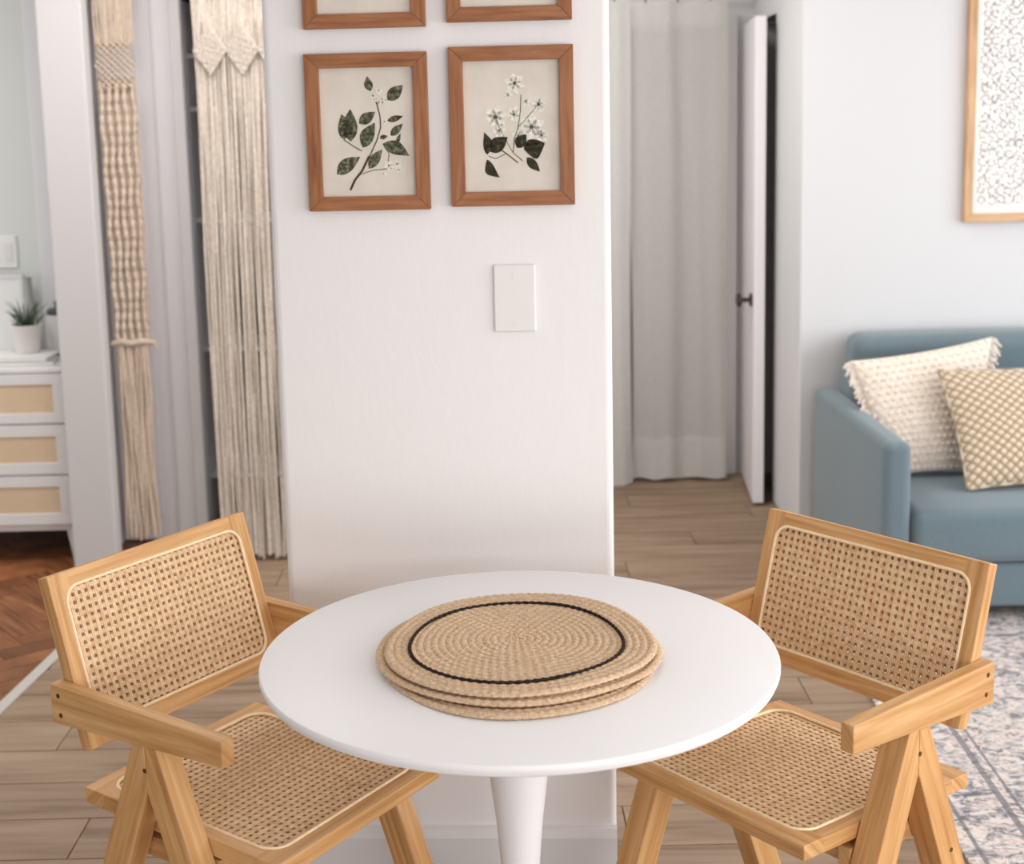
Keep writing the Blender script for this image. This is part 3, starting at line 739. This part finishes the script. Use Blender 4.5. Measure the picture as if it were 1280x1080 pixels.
# ------------------------------------------------------------------ rug and sofa
rg = MB().box(0, 2.2, 0, 2.35, 0, .008).build('area_rug', M_rug, bevel=.003); rg.location = (.955, 2.35, .0004); rg.rotation_euler = (0, 0, -.03)
tag(rg, 'distressed grey oriental rug with faint pink and blue, under the sofa', 'rug')
sf = thing('sofa', 'teal grey fabric sofa with low square arms against the right wall', 'sofa', (1.165, 4.12, 0))
SZ = .008
def soft(mb, x0, x1, y0, y1, z0, z1, r, puff=0, n=10):
    """box with generously rounded edges: superellipsoid-like grid from a subdivided cube"""
    def f(face, u, v):
        a_, b_ = u * 2 - 1, v * 2 - 1
        p = {0: (a_, b_, 1), 1: (-a_, b_, -1), 2: (a_, -1, b_), 3: (-a_, 1, b_), 4: (1, a_, b_), 5: (-1, -a_, b_)}[face]
        hx, hy, hz = (x1 - x0) / 2, (y1 - y0) / 2, (z1 - z0) / 2
        q = Vector((p[0] * hx, p[1] * hy, p[2] * hz))
        cc = Vector((max(-hx + r, min(hx - r, q.x)), max(-hy + r, min(hy - r, q.y)), max(-hz + r, min(hz - r, q.z))))
        dlt = q - cc
        if dlt.length > 1e-9: q = cc + dlt.normalized() * r
        if puff:
            q.z += (puff * (1 - (q.x / hx) ** 2) * (1 - (q.y / hy) ** 2)) * (1 if q.z > 0 else 0)
        return (q.x + (x0 + x1) / 2, q.y + (y0 + y1) / 2, q.z + (z0 + z1) / 2)
    def sp(k, half):   # dense samples near the edges
        return k
    for face in range(6):
        dims = {0: (x1 - x0, y1 - y0), 1: (x1 - x0, y1 - y0), 2: (x1 - x0, z1 - z0), 3: (x1 - x0, z1 - z0), 4: (y1 - y0, z1 - z0), 5: (y1 - y0, z1 - z0)}[face]
        def warp(t, d):
            e = min(.45, r / d)
            ks = [0, e * .15, e * .4, e * .7, e, .35, .5, .65, 1 - e, 1 - e * .7, 1 - e * .4, 1 - e * .15, 1]
            ks = sorted(ks); i = t * 12; a0 = int(min(i, 11)); return ks[a0] + (ks[a0 + 1] - ks[a0]) * (i - a0)
        mb.grid(lambda u, v: f(face, warp(u, dims[0]), warp(v, dims[1])), 12, 12)
    return mb
W_ = 1.95
mb = MB(); soft(mb, .09, W_ - .09, .02, .93, .05, .19, .015); mb.build('base', M_sofa, sf, smooth=60)
for s, x0 in ((0, .0), (1, W_ - .088)):
    mb = MB(); soft(mb, x0, x0 + .088, 0, .93, .03, .578, .030)
    for v in mb.v:   # the arm drops a little towards the wall
        if v.z > .3: v.z -= .035 * max(0, (v.y - .1)) / .83 * 0 ; v.z += 0
    mb.build('arm', M_sofa, sf, smooth=60)
for i in range(2):
    x0 = .092 + i * (W_ - .184) / 2
    mb = MB(); soft(mb, x0, x0 + (W_ - .184) / 2 - .003, -.005, .74, .195, .365, .035, .012); mb.build('seat_cushion', M_sofa, sf, smooth=60)
mb = MB(); soft(mb, .092, W_ - .092, .73, .98, .19, .66, .05); mb.build('back_frame', M_sofa, sf, smooth=60)
for i in range(2):
    x0 = .112 + i * (W_ - .224) / 2
    mb = MB(); soft(mb, x0, x0 + (W_ - .224) / 2 - .004, .78, .975, .37, .778, .055, .006); mb.build('back_cushion', M_sofa, sf, smooth=60)
for (x, y_) in ((.06, .06), (W_ - .06, .06), (.06, .88), (W_ - .06, .88)):
    m2 = MB(); m2.tube([(x, y_, .0095), (x, y_, .04)], [.014, .02], 12); m2.build('foot', M_knob, sf)

def pillow(name, label, corners, T, m, tufts=False, weave=False, group=None):
    """corners BL, BR, TR, TL (world); bilinear patch thickened to T at the middle"""
    c = sum((Vector(p) for p in corners), Vector()) / 4
    C = [Vector(p) - c for p in corners]
    t = thing(name, label, 'pillow', tuple(c), 0, group)
    nrm = ((C[1] - C[0]).cross(C[3] - C[0])).normalized()      # faces the viewer when BL,BR,TR,TL is ccw seen from front
    N = 110 if weave else 40
    def pos(u, v, s):
        a_, b_ = u * 2 - 1, v * 2 - 1
        k = .055
        uu = .5 + (u - .5) * (1 - k * (1 - b_ * b_)); vv = .5 + (v - .5) * (1 - k * (1 - a_ * a_))   # sides pull in between the corners
        p = C[0] * (1 - uu) * (1 - vv) + C[1] * uu * (1 - vv) + C[2] * uu * vv + C[3] * (1 - uu) * vv
        th = T * .5 * (max(0, 1 - abs(a_) ** 2.4) ** .55) * (max(0, 1 - abs(b_) ** 2.4) ** .55)
        if weave and s > 0:
            x_, y_ = (u + v) * 13, (u - v) * 13
            th += .0055 * abs(math.sin(PI * x_) * math.sin(PI * y_)) * min(1, th / .02)
        return p + nrm * s * th
    mb = MB(); mb.grid(lambda u, v: pos(u, v, 1), N, N); mb.grid(lambda u, v: pos(1 - u, v, -1), N, N)
    mb.build('cover', m, t, smooth=70)
    if tufts:
        mb = MB(); random.seed(5)
        for i in range(17):
            for j in range(17):
                u, v = (i + .5 + (.25 if j % 2 else -.25)) / 17, (j + .5) / 17
                p = pos(u, v, 1) + nrm * .002; r = random.uniform(.0085, .0115)
                vs = []; 
                for a_ in range(6): vs.append(p + Vector((math.cos(a_ * 1.047) * r, 0, math.sin(a_ * 1.047) * r * .85)))
                vs += [p + nrm * r * .8, p - nrm * r * .5]
                mb.add(vs, [(a_, (a_ + 1) % 6, 6) for a_ in range(6)] + [((a_ + 1) % 6, a_, 7) for a_ in range(6)])
        stuff(mb.build('tufts', m, t, smooth=90))
        mb = MB()
        for sd in range(2):
            for j in range(44):
                v = (j + .5) / 44; p = pos(0 if sd == 0 else 1, v, 0); d = (C[0] - C[1]).normalized() * (1 if sd == 0 else -1)
                q1 = p + d * random.uniform(.012, .02) + Vector((0, -.004, -.006)); q2 = q1 + d * .008 + Vector((random.uniform(-.008, .008), -.004, -random.uniform(.010, .022)))
                mb.tube([p, q1, q2], [.004, .005, .004], 5)
        stuff(mb.build('fringe', m, t, smooth=80))
    else:
        pts = []
        for (u0, v0, u1, v1) in ((0, 0, 1, 0), (1, 0, 1, 1), (1, 1, 0, 1), (0, 1, 0, 0)):
            for k in range(24):
                f_ = k / 24; pts.append(pos(u0 + (u1 - u0) * f_, v0 + (v1 - v0) * f_, 0))
        mb = MB(); mb.tube(pts, .005, 6, closed=True); mb.build('piping', m, t, smooth=80)
    return t
pillow('tufted_pillow', 'cream tufted pillow with fringed side leaning in the sofa corner', [(1.300, 4.53, .372), (1.595, 4.50, .382), (1.722, 4.80, .788), (1.198, 4.66, .738)], .13, M_tuft, tufts=True)
pillow('woven_pillow', 'tan diamond-woven pillow leaning in front of the cream pillow on the sofa', [(1.481, 4.30, .382), (1.914, 4.32, .395), (1.945, 4.56, .728), (1.458, 4.55, .720)], .12, M_tan, weave=True)

# ------------------------------------------------------------------ hall curtains
cr = MB(); cr.tube([(-.3, 5.95, 2.075), (1.05, 5.95, 2.075)], .010, 12); cr.tube([(1.05, 5.95, 2.075), (1.06, 5.95, 2.075), (1.075, 5.95, 2.075)], [.014, .018, .004], 12)
cr_o = tag(cr.build('curtain_rod', M_knob, smooth=50), 'dark curtain rod carrying the white linen curtains in the hall', 'rod')
def curtain(x0, x1, y_, z0, z1, folds, amp, ph, label):
    t = thing('linen_curtain', label, 'curtain', ((x0 + x1) / 2, y_, z0), 0, 'linen curtains in the hall')
    w = x1 - x0; hh = z1 - z0
    def f(u, v, o=0):
        a_ = amp * (.75 + .5 * (1 - v)); x = (u - .5) * w
        yy = a_ * math.sin(2 * PI * folds * u + ph + .5 * math.sin(3 * u * PI + ph)) + .25 * a_ * math.sin(2 * PI * folds * 2.3 * u + v * 1.2)
        return (x + .006 * math.sin(6 * v + u * 9), yy + o, v * hh + .004 * math.sin(u * 20) * (1 - v))
    mb = MB(); mb.grid(lambda u, v: f(u, v), 110, 24); mb.build('cloth', M_linen, t, smooth=80)
    mb = MB(); mb.grid(lambda u, v: f(u, v * .09, -.0022), 110, 3); mb.grid(lambda u, v: f(u, v * .09, .0022), 110, 3); mb.build('hem', M_linen, t, smooth=80)
    for i in range(max(3, int(w / .11))):
        u = (i + .5) / max(3, int(w / .11)); m2 = MB()
        p = Vector(((u - .5) * w, 0, hh + .012)); m2.tube([p + Vector((0, .017 * math.cos(a_ * PI / 6), .017 * math.sin(a_ * PI / 6))) for a_ in range(12)], .002, 5, closed=True)
        m2.build('curtain_ring', M_knob, t)
    return t
curtain(-.25, .585, 5.915, .003, 2.04, 4, .018, 0.4, 'left white linen hall curtain, half hidden by the pillar')
curtain(.590, .992, 5.955, .015, 2.04, 1.7, .013, 1.5, 'right white linen hall curtain, beside the open white door')

# ------------------------------------------------------------------ macrame panels
def macrame_left():
    x0, x1, Y = -1.395, -1.255, 5.10
    t = thing('macrame_panel', 'narrow cream macrame hanging with knotted cords beside the white wall end', 'wall hanging', ((x0 + x1) / 2, Y, 0), 0, 'macrame hangings')
    w = x1 - x0; random.seed(11)
    mb = MB(); n = 22
    for i in range(n):
        x = -w / 2 + w * (i + .5) / n
        pts = [(x + random.uniform(-.002, .002), random.uniform(-.006, .006), z) for z in (2.35, 2.2, 2.05, 1.95, 1.86)]
        mb.tube(pts, .0042, 6)
    stuff(mb.build('upper_cords', M_macL, t, smooth=70))
    mb = MB(); z0, z1 = 1.71, 1.87; k = 6
    for s in (-1, 1):
        for i in range(-k, k + 1):
            cxx = i * w / k; P = []
            for j in range(9):
                zz = z0 + (z1 - z0) * j / 8; xx = cxx + s * (j / 8 - .5) * (z1 - z0)
                if -w / 2 <= xx <= w / 2: P.append((xx, s * .002 - .012, zz))
            if len(P) > 1: mb.tube(P, .0036, 6)
    stuff(mb.build('net_band', M_macL, t, smooth=70))
    # twisted sinnets, each with a run of round knots
    for i in range(5):
        x = -w / 2 + .012 + (w - .024) * i / 4; P = []; R = []
        N = 150
        for j in range(N):
            f_ = j / (N - 1); z = 1.73 - f_ * .93
            xx = x * (1 - .12 * f_) + .003 * math.sin(f_ * 30 + i)
            P.append((xx, -.006 + .002 * math.cos(f_ * 50), z)); R.append((.0105 if i < 4 else .008) * (.62 + .38 * abs(math.sin(j * PI / 6))))
        m2 = MB(); m2.tube(P, R, 8); m2.build('twisted_cord', M_macL, t, smooth=70)
    mb = MB()
    for i in range(16):
        x = -w / 2 + w * (i + .5) / 16; mb.tube([(x, .008, 1.75), (x * .95 + .002 * math.sin(i), .009, 1.2), (x * .9, .008, .80)], .0046, 6)
    stuff(mb.build('back_cords', M_macL, t, smooth=70))
    mb = MB()
    mb.tube([(-w / 2 - .004, -.004, .79), (-w / 4, -.012, .797), (0, -.014, .79), (w / 4, -.012, .798), (w / 2 + .012, -.004, .79)], [.010, .013, .012, .013, .011], 8)
    mb.tube([(w / 2, -.008, .80), (w / 2 + .014, -.01, .79), (w / 2 + .016, -.01, .765)], [.006, .008, .005], 6)
    mb.build('gathering_knot', M_macL, t, smooth=70)
    mb = MB()
    for i in range(30):
        x = -w / 2 + .004 + (w - .008) * (i + .5) / 30; zz = random.uniform(.045, .075)
        ph = random.random() * 6
        pts = [(x * (1 - .18 * (1 - abs(q - .4))) + .003 * math.sin(ph + q * 9), -.004 + .007 * math.cos(ph * 2 + q * 6), .79 + (zz - .79) * q) for q in [k_ / 9 for k_ in range(10)]]
        mb.tube(pts, random.uniform(.0042, .0058), 6)
    stuff(mb.build('lower_fringe', M_macL, t, smooth=70))
    mb = MB(); mb.tube([(-w / 2 - .02, .012, 2.35), (w / 2 + .02, .012, 2.35)], .009, 10); mb.build('dowel', M_oakf, t, smooth=50)
def macrame_right():
    x0, x1, Y = -1.012, -.700, 4.95
    t = thing('macrame_panel', 'wide macrame hanging with two knotted diamonds and long fringe beside the pillar', 'wall hanging', ((x0 + x1) / 2, Y, 0), 0, 'macrame hangings')
    w = x1 - x0; random.seed(12); xc = (x0 + x1) / 2
    mb = MB(); n = 46
    for i in range(n):
        x = -w / 2 + w * (i + .5) / n
        pts = [(x + random.uniform(-.002, .002), random.uniform(-.006, .006), z) for z in (2.3, 2.15, 2.0, 1.9, 1.80)]
        mb.tube(pts, .0044, 6)
    stuff(mb.build('upper_cords', M_macR, t, smooth=70))
    for dx in (-.955 - xc, -.845 - xc, -.735 - xc):
        mb = MB(); R = .056; Rz = .082; cz = 1.826; k = 5
        for s in (-1, 1):
            for i in range(-k, k + 1):
                o_ = i / k      # strip index across the diamond
                P = []
                for j in range(7):
                    q = j / 6 * 2 - 1
                    a_, b_ = (o_, q) if s > 0 else (q, o_)
                    P.append((dx + (a_ + b_) / 2 * R, -.017 - .003 * s * (1 if (i + j) % 2 else -1), cz + (a_ - b_) / 2 * Rz))
                mb.tube(P, .0034, 6)
        mb.build('knotted_diamond', M_macR, t, smooth=70)
    mb = MB()
    for i in range(62):
        x = -w / 2 + w * (i + .5) / 62; zz = random.uniform(.004, .03); ph = random.random() * 6
        l = random.uniform(-.006, .006)
        pts = [(x + l * q + .0025 * math.sin(ph + q * 7), random.uniform(-.012, .012) * .6 + .004 * math.cos(ph + q * 5), 1.81 + (zz - 1.81) * q) for q in [k_ / 8 for k_ in range(9)]]
        mb.tube(pts, random.uniform(.0028, .0048), 6)
    stuff(mb.build('long_fringe', M_macR, t, smooth=70))
    mb = MB(); mb.tube([(-w / 2 - .02, .012, 2.3), (w / 2 + .02, .012, 2.3)], .009, 10); mb.build('dowel', M_oakf, t, smooth=50)
macrame_left(); macrame_right()

# ------------------------------------------------------------------ bedroom dresser and what stands on it
DXR, DY = -1.538, 4.98; DW = .80
dr = thing('rattan_dresser', 'white chest of drawers with rattan fronts in the bedroom on the left', 'dresser', (DXR - DW / 2, DY, 0))
MB().box(-DW / 2, DW / 2, .008, .42, .119, .706).build('body', M_dress, dr, bevel=.002)
MB().box(-DW / 2 - .004, DW / 2 + .004, -.004, .425, .7075, .722).build('top', M_dress, dr, bevel=.002)
for (za, zb, ra, rb) in ((.524, .703, .560, .665), (.335, .516, .376, .474), (.147, .327, .188, .287)):
    m2 = MB(); x0, x1 = -DW / 2 + .004, DW / 2 - .004; r0, r1 = -DW / 2 + .054, DW / 2 - .054
    m2.box(x0, x1, -.008, .007, za, ra); m2.box(x0, x1, -.008, .007, rb, zb); m2.box(x0, r0, -.008, .007, ra, rb); m2.box(r1, x1, -.008, .007, ra, rb)
    df = m2.build('drawer', M_dress, dr, bevel=.0012)
    MB().box(r0, r1, -.003, .006, ra, rb, grain=0).build('rattan_panel', M_ratt, df)
    m2 = MB(); zc = (rb + zb) / 2 + .004; m2.tube([(-.11, -.008, zc), (-.11, -.022, zc), (.11, -.022, zc), (.11, -.008, zc)], .004, 8); m2.build('handle', M_brass, df, smooth=50)
for (x, y_) in ((-1, .03), (1, .03), (-1, .39), (1, .39)):
    xx = x * (DW / 2 - .022)
    m2 = MB(); q = .020
    m2.add([(xx + x * .006 + a_ * .011, y_ + b_ * .011, 0) for a_, b_ in ((-1, -1), (1, -1), (1, 1), (-1, 1))] + [(xx + a_ * q, y_ + b_ * q, .1185) for a_, b_ in ((-1, -1), (1, -1), (1, 1), (-1, 1))],
           [(3, 2, 1, 0), (4, 5, 6, 7), (0, 1, 5, 4), (1, 2, 6, 5), (2, 3, 7, 6), (3, 0, 4, 7)])
    m2.build('leg', M_dress, dr)
ZT = .7222
def book(x, y_, z, w, d, h, rz, m, label):
    t = thing('book', label, 'book', (x, y_, z), rz, 'books lying on the dresser')
    MB().box(-w / 2, w / 2, -d / 2, d / 2, 0, .0015).build('cover', m, t)
    MB().box(-w / 2, w / 2, -d / 2, d / 2, h - .0015, h).build('cover', m, t)
    MB().box(-w / 2 + .003, w / 2 - .002, -d / 2 + .003, d / 2 - .003, .0016, h - .0016).build('pages', M_paperw, t)
book(-1.760, 5.16, ZT, .30, .22, .014, .04, M_book2, 'lowest book of the pale stack under the plant pot, on the dresser')
book(-1.762, 5.17, ZT + .0145, .26, .20, .012, -.05, M_book1, 'top book of the pale stack, white cover, under the plant pot')
book(-1.576, 5.10, ZT, .055, .12, .012, .1, M_book2, 'small grey notebook at the right front of the dresser top')
t = thing('potted_grass_plant', 'small spiky green plant in a white tapered pot on the dresser', 'plant', (-1.744, 5.2, ZT + .027))
m2 = MB(); m2.lathe([(.040, 0), (.043, .003), (.056, .098), (.059, .102), (.059, .106), (.054, .106), (.050, .094), (.001, .092)], 32); m2.build('pot', M_pot, t, smooth=40)
m2 = MB(); m2.lathe([(.0495, .090), (.049, .098), (.001, .101)], 24); m2.build('soil', M_soil, t)
random.seed(21)
for i in range(46):
    a_ = random.random() * 2 * PI; l = random.uniform(.035, .12); sp = random.uniform(.2, 1.0); r0 = random.uniform(0, .035)
    m2 = MB(); P = []
    for k in range(5):
        q = k / 4; rr = r0 + sp * l * q ** 1.4 * .8; P.append((rr * math.cos(a_), rr * math.sin(a_), .096 + l * q * (1 - .25 * sp * q)))
    m2.tube(P, [.0032, .003, .0024, .0017, .0006], 5); m2.build('leaf', M_grass, t, smooth=60)
t = thing('bottle_vase', 'slim grey bottle vase behind the plant on the dresser', 'vase', (-1.772, 5.335, ZT))
m2 = MB(); m2.lathe([(.026, 0), (.030, .01), (.030, .15), (.022, .19), (.015, .22), (.014, .285), (.016, .295), (.012, .296), (.011, .24), (.001, .22)], 24); m2.build('vase_body', M_grey, t, smooth=40)
t = thing('lidded_jar', 'white jar with a dark grey lid at the right end of the dresser', 'jar', (-1.655, 5.30, ZT))
m2 = MB(); m2.lathe([(.040, 0), (.044, .006), (.046, .13), (.043, .155), (.001, .156)], 28); m2.build('jar_body', M_pot, t, smooth=40)
m2 = MB(); m2.lathe([(.040, .157), (.040, .172), (.030, .18), (.010, .182), (.010, .192), (.014, .200), (.006, .208), (.001, .208)], 24); m2.build('lid', M_darkg, t, smooth=40)
t = thing('small_dark_dish', 'tiny dark dish at the front of the white jar', 'dish', (-1.627, 5.20, ZT))
m2 = MB(); m2.lathe([(.010, 0), (.016, .012), (.021, .022), (.019, .022), (.012, .010), (.001, .008)], 20); m2.build('dish_body', M_darkg, t, smooth=40)
t = thing('leaning_board', 'pale framed board leaning on the bedroom wall behind the plant', 'board', (-1.99, 5.395, ZT), 0)
bm_ = MB(); bm_.box(-.17, .17, 0, .012, 0, .29); bm_.build('board', M_book1, t, bevel=.002)
fr = MB(); fr.box(-.18, -.165, -.004, .016, 0, .30); fr.box(.165, .18, -.004, .016, 0, .30); fr.box(-.165, .165, -.004, .016, .285, .30); fr.box(-.165, .165, -.004, .016, 0, .012); fr.build('board_frame', M_dress, t, bevel=.001)
t = thing('light_switch', 'white double light switch on the pale bedroom wall', 'switch', (-1.905, 5.4595, 1.106))
MB().box(-.060, .060, -.007, 0, -.063, .063).build('switch_plate', M_plate, t, bevel=.003)
for x in (-.027, .027):
    MB().box(x - .016, x + .016, -.0105, -.0071, -.034, .034).build('rocker', M_dress, t, bevel=.001)
